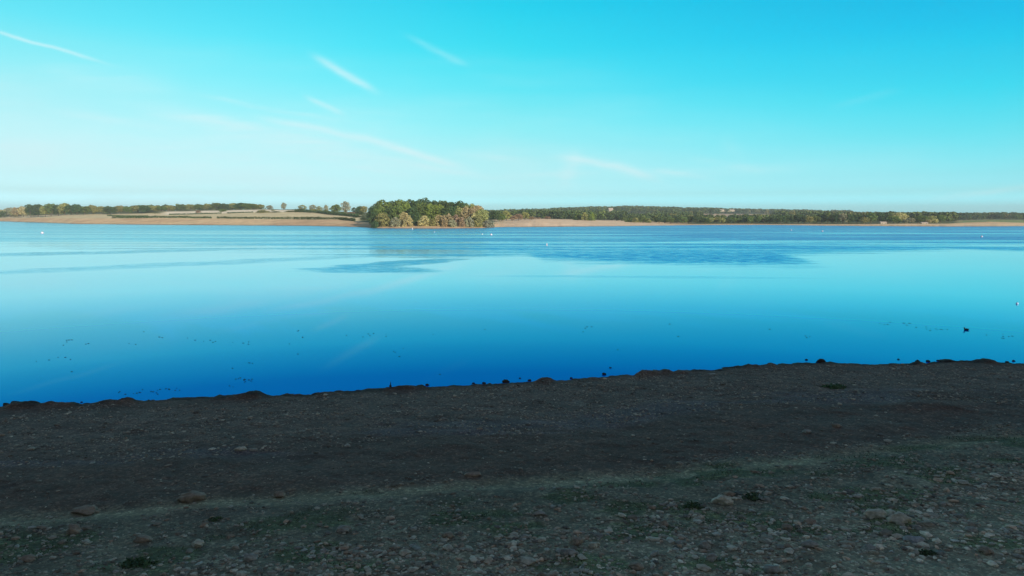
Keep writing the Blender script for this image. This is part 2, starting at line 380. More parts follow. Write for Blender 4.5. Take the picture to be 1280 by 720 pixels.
ROCKS = [ # px, py(base centre), width px, aspect y, flatness, mat, label
 (904, 628, 27, .7, .55, 'pale', 'largest pale block shaped rock right of middle on the upper beach'),
 (1093, 645, 27, .6, .5, 'pale', 'left one of two long pale rocks touching each other at lower right'),
 (1123, 651, 29, .6, .5, 'pale', 'right one of two long pale rocks touching each other at lower right'),
 (1142, 676, 23, .6, .4, 'blue', 'flat bluish rock below the pair of long pale rocks'),
 (984, 661, 13, .8, .8, 'brown', 'small round brown rock left of the pair of long pale rocks'),
 (829, 656, 14, .8, .6, 'brown', 'brown angular rock lower left of the largest pale block'),
 (882, 684, 15, .8, .7, 'grey', 'grey rock among cobbles straight below the largest pale block'),
 (1087, 688, 16, .8, .6, 'grey', 'rounded grey rock below the left long pale rock'),
 (795, 710, 18, .8, .6, 'brown', 'brown rock at the bottom edge right of middle'),
 (1012, 682, 21, .7, .45, 'grey', 'wide flat grey rock on the edge of the cobbles, right of middle'),
 (720, 680, 17, .9, .8, 'brown', 'square brown rock standing among cobbles just right of middle'),
 (742, 683, 14, .8, .6, 'pale', 'pale rock right beside the square brown rock'),
 (712, 692, 15, .8, .6, 'grey', 'grey rock just below the square brown rock'),
 (592, 594, 20, .6, .35, 'brown', 'flat brown slab above the pale track in the middle of the beach'),
 (104, 640, 38, .5, .28, 'brown', 'broad flat brown boulder on the track at lower left'),
 (92, 666, 18, .8, .85, 'brown', 'pointed reddish brown rock below the broad flat boulder at lower left'),
 (240, 624, 30, .7, .55, 'brown', 'leaning brown wedge of clay above the pale track at left'),
 (350, 620, 15, .7, .6, 'brown', 'small brown rock on the pale track right of the clay wedge'),
 (301, 562, 14, .6, .4, 'pale', 'small pale rock alone in dark mud left of middle'),
 (316, 563, 12, .6, .4, 'grey', 'small grey rock beside the pale one in dark mud left of middle'),
 (430, 664, 20, .6, .5, 'grey', 'long grey rock among stones at lower left of middle'),
 (178, 676, 24, .6, .45, 'brown', 'low brown rock between green patches at lower left'),
 (312, 700, 18, .7, .6, 'grey', 'rounded grey rock near the bottom edge at left'),
 (247, 682, 15, .8, .7, 'pale', 'pale round rock near the bottom left among cobbles'),
 (674, 643, 16, .6, .4, 'grey', 'flat grey rock on the greenish ground in the middle'),
 (1045, 533, 13, .6, .4, 'brown', 'small brown rock in the smooth mud at right'),
 (1008, 541, 12, .7, .6, 'grey', 'small round grey rock in the smooth mud at right of middle'),
 (889, 700, 15, .8, .7, 'grey', 'grey rock near the bottom edge below the largest pale block'),
 (965, 714, 20, .8, .55, 'grey', 'broad grey rock cut by the bottom edge right of middle'),
 (560, 672, 15, .8, .7, 'brown', 'brown rock among stones just left of middle'),
 (1232, 690, 17, .8, .5, 'brown', 'brown rock near the lower right corner'),
 (1215, 664, 14, .8, .6, 'grey', 'grey rock above the brown one near the lower right corner'),
 (36, 700, 18, .7, .5, 'brown', 'brown rock at the lower left corner'),
]
def place_rock(i, px, py, w, ay, fl, mt, label, water=False, group=None):
    if water: (x, y), z = at(px, py, 0), 0.
    else: x, y, z = near_pt(px, py)
    s = w/F*math.hypot(y, CAM_H)*.5
    v, f = rock_mesh(100+i, 1., 0, 3)
    v = v*np.array([s, s*ay, s*fl]); a = random.uniform(-.25, .25)
    ca, sa = math.cos(a), math.sin(a); v = np.stack([v[:, 0]*ca-v[:, 1]*sa, v[:, 0]*sa+v[:, 1]*ca, v[:, 2]], 1)
    o = link('rock' if not (water or mt == 'dark') else 'clay_lump', mesh('rock', v, f, ROCK_MATS[mt], None, True), loc=(x, y, z+s*fl*.35))
    tag(o, label, 'rock' if mt != 'dark' else 'clay lump', group or 'larger rocks on the beach')
for i, r in enumerate(ROCKS): place_rock(i, *r)
LUMPS = [
 (8, 507, 9, 'leftmost dark clay lump standing in water at the left edge'), (19, 506.5, 14, 'long dark clay lump in water second from the left edge'),
 (33, 506, 5, 'tiny dark lump in water just right of the leftmost two'), (46, 505.5, 7, 'dark clay lump joined to the shore near the left edge'),
 (102, 503, 3, 'small dark lump on the low clay rise near the left edge'), (150, 501.5, 3.5, 'dark lump in water beyond the low clay rise at left'),
 (186, 500.5, 3, 'tiny dark lump on the waterline left of middle'), (534, 481.5, 5, 'dark lump in water right of the wooden stake'),
 (592, 479.5, 4, 'dark lump on the waterline nearest left of middle'), (605, 479.5, 5, 'dark lump close beside the next larger one at middle'),
 (632, 478, 10, 'largest round dark lump on the waterline at the middle'), (650, 473, 3, 'tiny dark lump standing off in water at the middle'),
 (662, 476, 5, 'dark lump just right of the middle on the waterline'), (678, 475, 8, 'wide dark lump on the waterline right of the middle'),
 (714, 473, 4, 'small dark lump on the waterline well right of the middle'), (755, 468, 6, 'flat dark lump in water right of the middle'),
 (763, 460, 3, 'tiny dark lump standing farthest out in the water right of middle'), (1008, 450, 4, 'small dark lump in water left of the rounded mound at right'),
 (1026, 453, 11, 'rounded dark clay mound on the waterline right of middle'), (1123, 449.5, 3, 'faint dark lump in the water left of the solid one at right'),
 (1147, 452, 6, 'solid round dark lump in water at right'), (1160, 452, 5, 'flat dark lump in water right of the solid round one'),
 (1172, 451, 4, 'small dark lump in water at the foot of the long clay rise at right'), (1186, 452.5, 24, 'long low dark clay rise on the waterline at right'),
 (1259, 453.5, 5, 'dark lump on the waterline near the right edge'), (1267, 451.5, 4, 'rightmost dark lump in water near the right edge')]
for i, (px, py, w, lab) in enumerate(LUMPS):
    place_rock(60+i, px, py, w, .7, .6 if w < 20 else .22, 'dark', lab, True, 'dark clay lumps along the waterline')

# stake
wood, T, p = mat('wet_dark_wood'); tc = T.new('ShaderNodeTexCoord')
T.put(p.inputs['Base Color'], T.ramp(T.noise(T.scalevec(tc.outputs['Object'], (40, 40, 4)), 2, 4), [(.3, (.015, .012, .012)), (.7, (.05, .04, .035))]))
def lathe(prof, n=12):
    a = np.arange(n)*2*math.pi/n; pr = np.array(prof, float)
    V = np.stack([pr[:, 0:1]*np.cos(a), pr[:, 0:1]*np.sin(a), np.repeat(pr[:, 1:2], n, 1)], -1).reshape(-1, 3)
    q = []
    for r in range(len(prof)-1):
        for k in range(n): q.append((r*n+k, r*n+(k+1) % n, (r+1)*n+(k+1) % n, (r+1)*n+k))
    return V, np.array(q)
x, y = at(488, 484, 0)
root = link('wooden_stake', None, loc=(x, y, 0)); tag(root, 'thin dark wooden stake with a knob of mud standing at the waterline left of middle', 'stake')
v, f = lathe([(0, -.3), (.03, -.3), (.028, .1), (.02, .2), (.006, .27), (0, .275)]); v[:, 0] += v[:, 2]*.06
link('post', mesh('post', v, f, wood, None, True), root)
v, f = rock_mesh(7, .9, 0, 2); link('mud_knob', mesh('mud_knob', v*np.array([.062, .055, .07])+[0, 0, .05], f, ROCK_MATS['dark'], None, True), root)

# ------------------------------------------------------------------ green growth on the beach
g = np.random.default_rng(5)
n = 160000; x = g.uniform(-20, 26, n); y = g.uniform(9, 26, n)
dd_ = beach_d(x, y)+(fbm(x/3.5, y/1.8, 61)-.5)*3
keep = (dd_ > 14.2) & (fbm(x/1.5, y/.8, 67, 4) > .56) & (np.abs(x) < y*.8+2)
keep &= g.uniform(0, 1, n) < sstep(.5, .7, fbm(x/.35, y/.3, 91, 2))+.12
x = x[keep]; y = y[keep]; n = len(x); z = beach_z(x, y)
h = g.uniform(.02, .075, n); a = g.uniform(0, 6.283, n); lean = g.uniform(-.05, .05, (n, 2)); w = g.uniform(.006, .014, n)
B0 = np.stack([x-np.cos(a)*w, y-np.sin(a)*w, z-.005], 1); B1 = np.stack([x+np.cos(a)*w, y+np.sin(a)*w, z-.005], 1)
B2 = np.stack([x+lean[:, 0], y+lean[:, 1], z+h], 1)
gcol = np.array([.045, .085, .03])*g.uniform(.6, 1.5, (n, 1))
wm, T, p = mat('beach_grass'); T.put(p.inputs['Base Color'], tint_attr(T)); p.inputs['Roughness'].default_value = .8
me = mesh('grass', np.stack([B0, B1, B2], 1).reshape(-1, 3), np.arange(n*3).reshape(-1, 3), wm, np.repeat(gcol, 3, 0))
tag(link('grass', me), 'short dark green growth in patches between the stones of the upper beach', 'grass', kind='stuff')
def leaf_clump(seed, n=260, s=.11, hgt=.5):
    g = np.random.default_rng(seed)
    d_ = g.normal(size=(n, 3)); d_[:, 2] = np.abs(d_[:, 2]); d_ /= np.linalg.norm(d_, axis=1)[:, None]
    c = d_*g.uniform(.35, 1., (n, 1))*np.array([1, .7, hgt])
    t = g.normal(size=(n, 3)); t /= np.linalg.norm(t, axis=1)[:, None]; b = np.cross(t, d_); b /= np.linalg.norm(b, axis=1)[:, None]
    sz = s*g.uniform(.5, 1.3, (n, 1))
    return np.stack([c-t*sz, c+b*sz*.5, c+t*sz, c-b*sz*.5], 1).reshape(-1, 3), np.arange(n*4).reshape(-1, 4)
weedm = foliage_mat('dark_weed', (.075, .12, .055))
WEEDS = [(1043, 485, 34, 'low dark weed clump on the gravel at right behind the waterline'),
         (942, 622, 34, 'green weed clump right of the largest pale block'), (868, 634, 32, 'dark green weed clump left of the largest pale block'),
         (1160, 692, 26, 'green weed clump below the flat bluish rock'), (170, 707, 46, 'wide green weed patch at the bottom left'), (270, 650, 22, 'green weed clump right of the clay wedge on the track')]
for i, (px, py, w, lab) in enumerate(WEEDS):
    if not w: continue
    x, y, z = near_pt(px, py); s = w/F*math.hypot(y, CAM_H)*.5
    v, f = leaf_clump(300+i, 260, .13, .28); o = link('weed_clump', mesh('weed_clump', v*s, f, weedm), loc=(x, y, z-.01))
    tag(o, lab, 'weed', 'weed clumps on the beach')

# ------------------------------------------------------------------ lake
lm, T, p = mat('lake_water')
tc = T.new('ShaderNodeTexCoord'); P = tc.outputs['Object']
sx = T.new('ShaderNodeSeparateXYZ'); T.put(sx.inputs[0], P); Xs, Ys = sx.outputs[0], sx.outputs[1]
wn = T.noise(T.scalevec(P, (.035, .05, 1)), 1., 4); wn2 = T.noise(T.scalevec(P, (.022, .11, 1)), 1., 6, .65)
def ell(px, py, pyt, pyb, hw, amp=1., rot=0., noise=1.):
    X0, Y0 = at(px, py); _, Yt = at(px, pyt); _, Yb = at(px, pyb); L = hw/F*Y0; W = (Yt-Yb)/2; Yc = (Yt+Yb)/2
    ax = T.m('SUBTRACT', Xs, X0); ay = T.m('SUBTRACT', Ys, Yc)
    c_, s_ = math.cos(rot), math.sin(rot)
    u = T.m('DIVIDE', T.m('ADD', T.m('MULTIPLY', ax, c_), T.m('MULTIPLY', ay, s_)), L)
    v = T.m('DIVIDE', T.m('SUBTRACT', T.m('MULTIPLY', ay, c_), T.m('MULTIPLY', ax, s_)), W)
    r = T.m('ADD', T.m('MULTIPLY', u, u), T.m('MULTIPLY', v, v))
    r = T.m('ADD', r, T.m('MULTIPLY', T.m('SUBTRACT', wn2, .5), 3.6*noise))
    return T.m('MULTIPLY', T.maprange(r, 1.3, .1, 0., 1.), amp)
rag = T.m('ADD', T.m('MULTIPLY', wn2, .45), T.m('MULTIPLY', T.noise(T.scalevec(P, (.07, .28, 1)), 1., 6, .68), .55))
def ellw(X0, Y0, L, W, rot, amp, soft=1.):
    ax = T.m('SUBTRACT', Xs, X0); ay = T.m('SUBTRACT', Ys, Y0); c_, s_ = math.cos(rot), math.sin(rot)
    u = T.m('DIVIDE', T.m('ADD', T.m('MULTIPLY', ax, c_), T.m('MULTIPLY', ay, s_)), L)
    v = T.m('DIVIDE', T.m('SUBTRACT', T.m('MULTIPLY', ay, c_), T.m('MULTIPLY', ax, s_)), W)
    r = T.m('ADD', T.m('ADD', T.m('MULTIPLY', u, u), T.m('MULTIPLY', v, v)), T.m('MULTIPLY', T.m('SUBTRACT', rag, .5), 4.))
    return T.m('MULTIPLY', T.maprange(r, 1.25, .2, 0., 1.), amp)
# edge of the wind-ruffled water: distance of the edge as a function of x
BD = [(-130, 178), (-60, 150), (-39, 142), (-14, 134), (-2, 138), (3, 142), (5.5, 126), (18, 119), (30, 113), (47, 111), (52, 118), (57, 140), (80, 152), (108, 168), (119, 152), (160, 150)]
rp = T.ramp(T.m('MULTIPLY_ADD', Xs, 1/300., .5, clamp=True), [((x_+150)/300., (y_/200.,)*3) for x_, y_ in BD])
sep = T.new('ShaderNodeSeparateColor'); T.put(sep.inputs[0], rp)
yb = T.m('MULTIPLY', sep.outputs[0], 200.)
dist = T.m('ADD', T.m('SUBTRACT', Ys, yb), T.m('MULTIPLY', T.m('SUBTRACT', rag, .5), 64.))
zone = T.maprange(dist, -9., 15., 0., 1.)
st = T.noise(T.scalevec(P, (.005, .055, 1)), 1., 5, .62)
st2 = T.noise(T.scalevec(P, (.012, .16, 1)), 1., 4, .6)
slick = T.m('MULTIPLY', T.maprange(st, .40, .54, .0, 1.), T.maprange(st2, .36, .50, .3, 1.))
near_edge = T.m('MULTIPLY', T.maprange(Ys, 140, 200, 1., 0.), T.maprange(st2, .30, .48, .55, 1.))
lvl = T.m('MAXIMUM', slick, T.m('MULTIPLY', near_edge, T.maprange(Xs, -30, 15, .3, 1.)))
mk = T.m('MULTIPLY', zone, T.m('MULTIPLY', lvl, T.maprange(Xs, -150, 20, .25, .9)))
mk = T.m('MAXIMUM', mk, ellw(-20, 116, 18, 6, .96, .62))
mk = T.m('MAXIMUM', mk, ellw(-21, 103, 12, 6.5, -.3, .55))
mk = T.m('MAXIMUM', mk, ellw(-52, 118, 45, 7, .75, .3)); mk = T.m('MAXIMUM', mk, ellw(-95, 150, 45, 9, .55, .38))
mk = T.m('MAXIMUM', mk, ellw(17, 91, 22, 2.2, -.08, .22))
mk = T.m('MAXIMUM', mk, T.m('MULTIPLY', T.maprange(Ys, 330, 450, 0, 1.), T.m('MULTIPLY', T.maprange(st, .35, .55, .45, 1.), T.maprange(Xs, -330, 60, .25, .9))))
fine = T.noise(T.scalevec(P, (.3, .8, 1)), 1., 5, .8)
mk = T.m('MULTIPLY', mk, T.maprange(fine, .38, .60, .4, 1.2), clamp=True)
b = T.new('ShaderNodeBump'); b.inputs['Distance'].default_value = .08
T.put(b.inputs['Strength'], T.m('MULTIPLY_ADD', mk, .5, .004))
T.put(b.inputs['Height'], T.noise(T.scalevec(P, (1.2, 3., 1)), 1., 5, .6))
fr_ = T.new('ShaderNodeFresnel'); fr_.inputs[0].default_value = 1.33
fac = T.ramp(fr_.outputs[0], [(0, (.02,)*3), (.26, (.15,)*3), (.30, (.25,)*3), (.34, (.33,)*3), (.46, (.56,)*3), (.56, (.78,)*3), (.8, (.93,)*3), (1, (1,)*3)], 'B_SPLINE')
red = T.ramp(fr_.outputs[0], [(0, (.03, .9, 1)), (.28, (.05, .93, 1)), (.40, (.36, .96, 1)), (.55, (.60, 1, 1)), (.9, (.85, 1, 1))], 'B_SPLINE')
fac = T.m('MULTIPLY', fac, T.m('MULTIPLY_ADD', mk, -.43, 1.))
dif = T.new('ShaderNodeBsdfGlossy'); T.put(dif.inputs[0], (.003, .125, .82, 1)); dif.inputs['Roughness'].default_value = .55   # light scattered back up out of the deep water
gl = T.new('ShaderNodeBsdfGlossy'); T.put(gl.inputs[0], T.mix(mk, red, T.mix(1., red, (.36, .93, .99, 1), 'MULTIPLY'))); T.put(gl.inputs['Roughness'], T.m('ADD', T.m('MULTIPLY_ADD', mk, .30, .012), T.maprange(Ys, 150, 250, 0, .18))); T.put(gl.inputs['Normal'], b.outputs[0])
ms = T.new('ShaderNodeMixShader'); T.put(ms.inputs[0], fac); T.l.new(dif.outputs[0], ms.inputs[1]); T.l.new(gl.outputs[0], ms.inputs[2])
T.l.new(ms.outputs[0], T.n['Material Output'].inputs[0]); T.n.remove(p)
wx = np.concatenate([[-6500, -1500], np.linspace(-400, 400, 9), [1500, 6500]]); wy = np.array([-120, 0, 60, 200, 500, 1200, 4000.])
WX, WY = np.meshgrid(wx, wy, indexing='ij')
me = mesh('lake_water', np.stack([WX, WY, WX*0], -1).reshape(-1, 3), grid_faces(len(wx), len(wy))[:, ::-1], lm)
tag(link('lake_water', me), kind='structure')

# floating weed specks
fw = np.random.default_rng(9); V = []; Fq = []
spots = [(85, 425, 3, 4), (78, 448, 10, 4), (75, 433, 3, 1), (110, 430, 2, 2), (163, 431, 5, 2), (180, 414, 3, 1), (198, 421, 6, 3), (250, 423, 10, 4), (262, 427, 4, 2), (305, 429, 10, 4), (372, 414, 2, 2), (378, 422, 2, 2), (362, 428, 3, 1),
         (45, 451, 4, 1), (92, 465, 3, 1), (372, 444, 3, 1), (315, 454, 5, 3), (300, 473, 8, 7), (307, 476, 8, 6), (288, 482, 3, 2), (290, 461, 3, 1), (170, 491, 24, 12), (200, 487, 18, 8), (215, 485, 5, 3),
         (436, 418, 3, 1), (461, 419, 6, 4), (484, 418, 4, 2), (541, 417, 2, 1), (605, 411, 3, 1), (735, 411, 5, 3), (728, 415, 3, 1), (497, 439, 3, 2), (507, 436, 3, 1), (498, 447, 3, 1), (548, 466, 4, 1), (775, 437, 6, 2),
         (1110, 404, 7, 4), (1135, 405, 9, 5), (1160, 411, 8, 4), (1178, 411, 8, 5), (1255, 421, 12, 7), (1005, 420, 6, 3), (845, 418, 4, 1), (965, 410, 4, 1), (840, 404, 4, 1)]
for px, py, hw, k in spots:
    for _ in range(k):
        q = px+fw.normal()*hw*.7; r_ = py+fw.normal()*1.3
        X0, Y0 = at(q, r_); L = fw.uniform(.4, 2.0)/F*Y0; W = L*fw.uniform(.3, .8)+.02; a = fw.uniform(0, .4); nn = 9; i0 = len(V)
        for z_ in (-.02, .012):
            for j in range(nn):
                t = j*2*math.pi/nn; r1 = fw.uniform(.6, 1.1)*(1 if z_ < 0 else .8)
                V.append((X0+L*r1*math.cos(t), Y0+W*r1*math.sin(t), z_))
        V.append((X0, Y0, .022))
        for j in range(nn):
            j2 = (j+1) % nn; Fq.append((i0+j, i0+j2, i0+nn+j2)); Fq.append((i0+j, i0+nn+j2, i0+nn+j)); Fq.append((i0+nn+j, i0+nn+j2, i0+2*nn))
fwm, T, p = mat('floating_weed'); T.put(p.inputs['Base Color'], (.008, .03, .035, 1)); p.inputs['Roughness'].default_value = .6
tag(link('floating_weed', mesh('floating_weed', V, np.array(Fq), fwm)), 'scattered dark specks of floating weed on the calm near water', 'floating weed', kind='stuff')

# buoys
def plain(name, c, r=.4):
    m, T, p = mat(name); tc = T.new('ShaderNodeTexCoord'); n = T.noise(tc.outputs['Object'], 5, 4)
    T.put(p.inputs['Base Color'], T.mix(1., (*c, 1), T.ramp(n, [(.3, (.8, .8, .8)), (.7, (1.05, 1.05, 1.05))]), 'MULTIPLY')); p.inputs['Roughness'].default_value = r; return m
BW = plain('white_buoy_plastic', (.72, .72, .76)); BP = plain('pink_buoy_plastic', (.50, .50, .62)); BD = plain('dark_rubber', (.03, .03, .05)); BO = plain('bluish_buoy_plastic', (.45, .6, .8))
def buoy(px, py, w, label, bm=BW, post=False):
    x, y = at(px, py); s = w/F*y*.5
    root = link('buoy', None, loc=(x, y, 0)); tag(root, label, 'buoy', 'buoys floating on the lake')
    if post:
        prof = [(0, -.8), (.9, -.8), (1, -.3), (1, .2), (.55, .5), (.5, 2.4), (.35, 2.6), (0, 2.65)]
    else:
        prof = [(0, -.8), (.55, -.6), (.92, -.1), (1, .3), (.9, .8), (.6, 1.2), (.25, 1.4), (0, 1.42)]
    v, f = lathe(prof, 16); link('float', mesh('float', v*s, f, bm, None, True), root)
    v, f = lathe([(1.0, -.12), (1.07, -.1), (1.07, .08), (1.0, .1)], 16); link('band', mesh('band', v*s, f, BD, None, True), root)
    top = 2.6 if post else 1.38
    v, f = lathe([(.13, top), (.16, top+.1), (.13, top+.3), (.05, top+.3)], 10); link('mooring_eye', mesh('mooring_eye', v*s, f, BD, None, True), root)
buoy(53, 292, 3.4, 'white round buoy farthest left on the lake')
buoy(614, 294, 2.8, 'white buoy in front of the right end of the wooded point')
buoy(603, 293, 1.5, 'tiny faint white buoy left beside the one off the wooded point')
buoy(515.5, 287, 1.7, 'small white post buoy touching the shore below the wooded point', BW, True)
buoy(543, 290.5, 1.7, 'pale blue buoy in front of the middle of the wooded point', BO)
buoy(683.5, 307, 2.2, 'upright two tone buoy alone on the rippled water right of middle', BW, True)
buoy(1227, 296.5, 2.8, 'pinkish buoy farthest right toward the far shore', BP)
buoy(1028, 289.5, 2.2, 'pale pink buoy off the right hand woods', BP)
buoy(989, 288, 1.8, 'tiny pink buoy left of the other one off the right hand woods', BP)
buoy(1271.5, 380, 3, 'small bluish buoy on calm water at the right edge', BO)

# duck
def tube(rings, n=14):
    V = []; q = []
    for (c, t, rx, rz) in rings:
        t = np.array(t, float); t /= np.linalg.norm(t); up = np.array([0, 0, 1.]) if abs(t[2]) < .9 else np.array([-1., 0, 0])
        s_ = np.array([0, 1., 0]); u_ = np.cross(s_, t)
        for k in range(n):
            a = k*2*math.pi/n; V.append(np.array(c)+s_*math.cos(a)*rx+u_*math.sin(a)*rz)
    for r in range(len(rings)-1):
        for k in range(n): q.append((r*n+k, r*n+(k+1) % n, (r+1)*n+(k+1) % n, (r+1)*n+k))
    return np.array(V), np.array(q)
DB = plain('duck_dark_plumage', (.022, .02, .022), .6); DK = plain('duck_bill', (.25, .2, .08))
x, y = at(1208, 412.5)
root = link('duck', None, loc=(x, y, 0)); root.rotation_euler = (0, 0, .15); root.scale = (.85, .85, .75)
tag(root, 'dark duck swimming on calm water at right with its head to the left', 'duck')
rings = [((.27, 0, .085), (-1, 0, -.1), .005, .005), ((.23, 0, .08), (-1, 0, -.1), .035, .018), ((.15, 0, .065), (-1, 0, -.1), .085, .06), ((.04, 0, .055), (-1, 0, 0), .115, .09), ((-.08, 0, .055), (-1, 0, .05), .11, .092),
         ((-.15, 0, .075), (-1, 0, .5), .08, .075), ((-.19, 0, .12), (-.5, 0, 1), .045, .045), ((-.2, 0, .17), (0, 0, 1), .032, .034), ((-.203, 0, .205), (-.2, 0, 1), .037, .045), ((-.215, 0, .235), (-.5, 0, .8), .036, .045), ((-.235, 0, .255), (-1, 0, .5), .022, .03), ((-.25, 0, .26), (-1, 0, .3), .004, .005)]
v, f = tube(rings); link('body', mesh('body', v, f, DB, None, True), root)
v, f = tube([((-.25, 0, .228), (-1, 0, -.1), .014, .014), ((-.29, 0, .222), (-1, 0, -.1), .016, .008), ((-.315, 0, .218), (-1, 0, 0), .010, .004)]); link('bill', mesh('bill', v, f, DK, None, True), root)
for s_ in (-1, 1):
    v, f = ico(2); link('wing', mesh('wing', v*np.array([.13, .02, .05])+[.06, s_*.1, .095], f, DB, None, True), root)

# ------------------------------------------------------------------ trees
def crown(seed, n=1500, low=.16, lobes=16, leaf=.055, shape='round'):
    g = np.random.default_rng(seed); cs = []
    for k in range(lobes):
        a = k*2.4+g.uniform(-.5, .5); t = (k+.5)/lobes
        if shape == 'bush': h = low+.1+.72*t; rr_ = .33*math.sqrt(max(.02, 1-(t*.93)**2))
        elif shape == 'tall': h = low+.14+(.84-low-.14)*t; rr_ = .34*math.sqrt(max(.02, 1-abs(t*1.9-.8)**2/1.3))
        else: h = low+.12+(.84-low-.12)*t**.75; rr_ = .37*math.sqrt(max(.28, 1-(t*1.25-.4)**2))
        rr_ *= g.uniform(.55, 1.) if (t < .85 or shape == 'round') else g.uniform(.1, .7); cs.append((rr_*math.cos(a), rr_*math.sin(a), h+g.uniform(-.03, .03), g.uniform(.14, .2)))
    cs = np.array(cs); cs[:, 2] = np.minimum(cs[:, 2], 1-cs[:, 3]*(.62 if shape != 'bush' else .85))
    w = cs[:, 3]**2; pick = g.choice(lobes, n, p=w/w.sum())
    d_ = g.normal(size=(n, 3)); d_[:, 2] += .25; d_ /= np.linalg.norm(d_, axis=1)[:, None]
    r_ = cs[pick, 3:4]*g.uniform(.7, 1.06, (n, 1))
    c = cs[pick, :3]+d_*r_*np.array([1, 1, .62 if shape != 'bush' else .85])
    nn = d_+g.normal(size=(n, 3))*.55; nn /= np.linalg.norm(nn, axis=1)[:, None]
    t = np.cross(nn, g.normal(size=(n, 3))); t /= np.linalg.norm(t, axis=1)[:, None]; b_ = np.cross(nn, t)
    sz = leaf*g.uniform(.45, 1.1, (n, 1))*.6
    V = np.stack([c-t*sz, c+b_*sz*.8, c+t*sz, c-b_*sz*.8], 1).reshape(-1, 3)
    return V, np.arange(n*4).reshape(-1, 4)
def trunk(seed, h=.55):
    g = np.random.default_rng(seed); Vs = []; Fs = []; o = 0
    def limb(p0, p1, r0, r1, n=6):
        nonlocal o
        p0, p1 = np.array(p0, float), np.array(p1, float); ax = p1-p0; L = np.linalg.norm(ax); ax /= L
        s1 = np.cross(ax, [0, 1, .1]); s1 /= np.linalg.norm(s1); s2 = np.cross(ax, s1); ring = []
        for t in (0, .35, .7, 1):
            c = p0+ax*L*t+(g.normal(size=3)*.008 if 0 < t < 1 else 0); r = r0+(r1-r0)*t
            for k in range(n):
                a = k*2*math.pi/n; ring.append(c+s1*math.cos(a)*r+s2*math.sin(a)*r)
        Vs.append(np.array(ring))
        for rr_ in range(3):
            for k in range(n): Fs.append((o+rr_*n+k, o+rr_*n+(k+1) % n, o+(rr_+1)*n+(k+1) % n, o+(rr_+1)*n+k))
        o += len(ring)
    limb((0, 0, -.04), (.01, 0, h), .04, .02)
    for k in range(6):
        a = g.uniform(0, 6.283); z0 = g.uniform(.18, h-.05); limb((0, 0, z0), (.28*math.cos(a), .28*math.sin(a), z0+g.uniform(.15, .3)), .016, .005, 5)
    return np.vstack(Vs), np.array(Fs)
CR = {'round': [], 'bush': [], 'tall': []}
for k in range(5):
    V, Fq = crown(400+k, 2600, .10, 24, .062, 'round'); CR['round'].append((V, Fq))
    V, Fq = crown(420+k, 1500, -.08, 15, .075, 'bush'); CR['bush'].append((V, Fq))
    V, Fq = crown(440+k, 1500, .04, 15, .065, 'tall'); CR['tall'].append((V, Fq))
MESHES = {}
def crown_mesh(shape, k, c):
    key = (shape, k, c)
    if key not in MESHES:
        V, Fq = CR[shape][k]; MESHES[key] = mesh('crown', V, Fq, FOL[c])
    return MESHES[key]
TR = [mesh('trunk', *trunk(500+k), bark, None, True) for k in range(3)]
NAME = {'round': 'broadleaf_tree', 'bush': 'willow_bush', 'tall': 'tall_tree'}
tk = 0
def tree(px, D, w, ytop, c, label, group, shape='round', cat=None, base=None):
    """px, distance, crown width in photo px, photo y of the tree top"""
    global tk
    x, y, z = far_pt(px, D); z = z-.3; ytop = ytop+random.uniform(-.9, .9); w = w*random.uniform(.85, 1.2)
    top = CAM_H-(ytop-270)/874.*D; h = max(top-z, 2.)
    W = w/874.*D
    root = link(NAME[shape], None, loc=(x, y, z)); root.scale = (W/.92, W/.92, h); root.rotation_euler = (0, 0, random.uniform(0, 6.28))
    tag(root, label, cat or ('bush' if shape == 'bush' else 'tree'), group)
    link('crown', crown_mesh(shape, tk % 5, c), root); link('trunk', TR[tk % 3], root); tk += 1
    return root
COLW = {'dark': 'dark green', 'mid': 'mid green', 'bright': 'bright green', 'olive': 'olive green', 'pale': 'pale yellowish', 'tan': 'tan', 'rust': 'reddish brown', 'grey': 'grey green'}
ORD = ['first', 'second', 'third', 'fourth', 'fifth', 'sixth', 'seventh', 'eighth', 'ninth', 'tenth', 'eleventh', 'twelfth', 'thirteenth', 'fourteenth', 'fifteenth', 'sixteenth', 'seventeenth', 'eighteenth', 'nineteenth', 'twentieth']
def ordw(i):
    if i < 20: return ORD[i]
    t = {2: 'twenty', 3: 'thirty', 4: 'forty', 5: 'fifty', 6: 'sixty'}[(i+1)//10]
    return (t+'-'+ORD[(i+1) % 10-1]) if (i+1) % 10 else t[:-1]+'ieth'
def row(items, where, group, shape='round', noun='tree', wide=1.):
    for i, it in enumerate(sorted(items, key=lambda q: q[0])):
        px, D, w, yt, c = it[:5]
        tree(px, D, w*wide, yt, c, f'{COLW[c]} {noun}, {ordw(i)} from left {where}', group, it[5] if len(it) > 5 else shape)
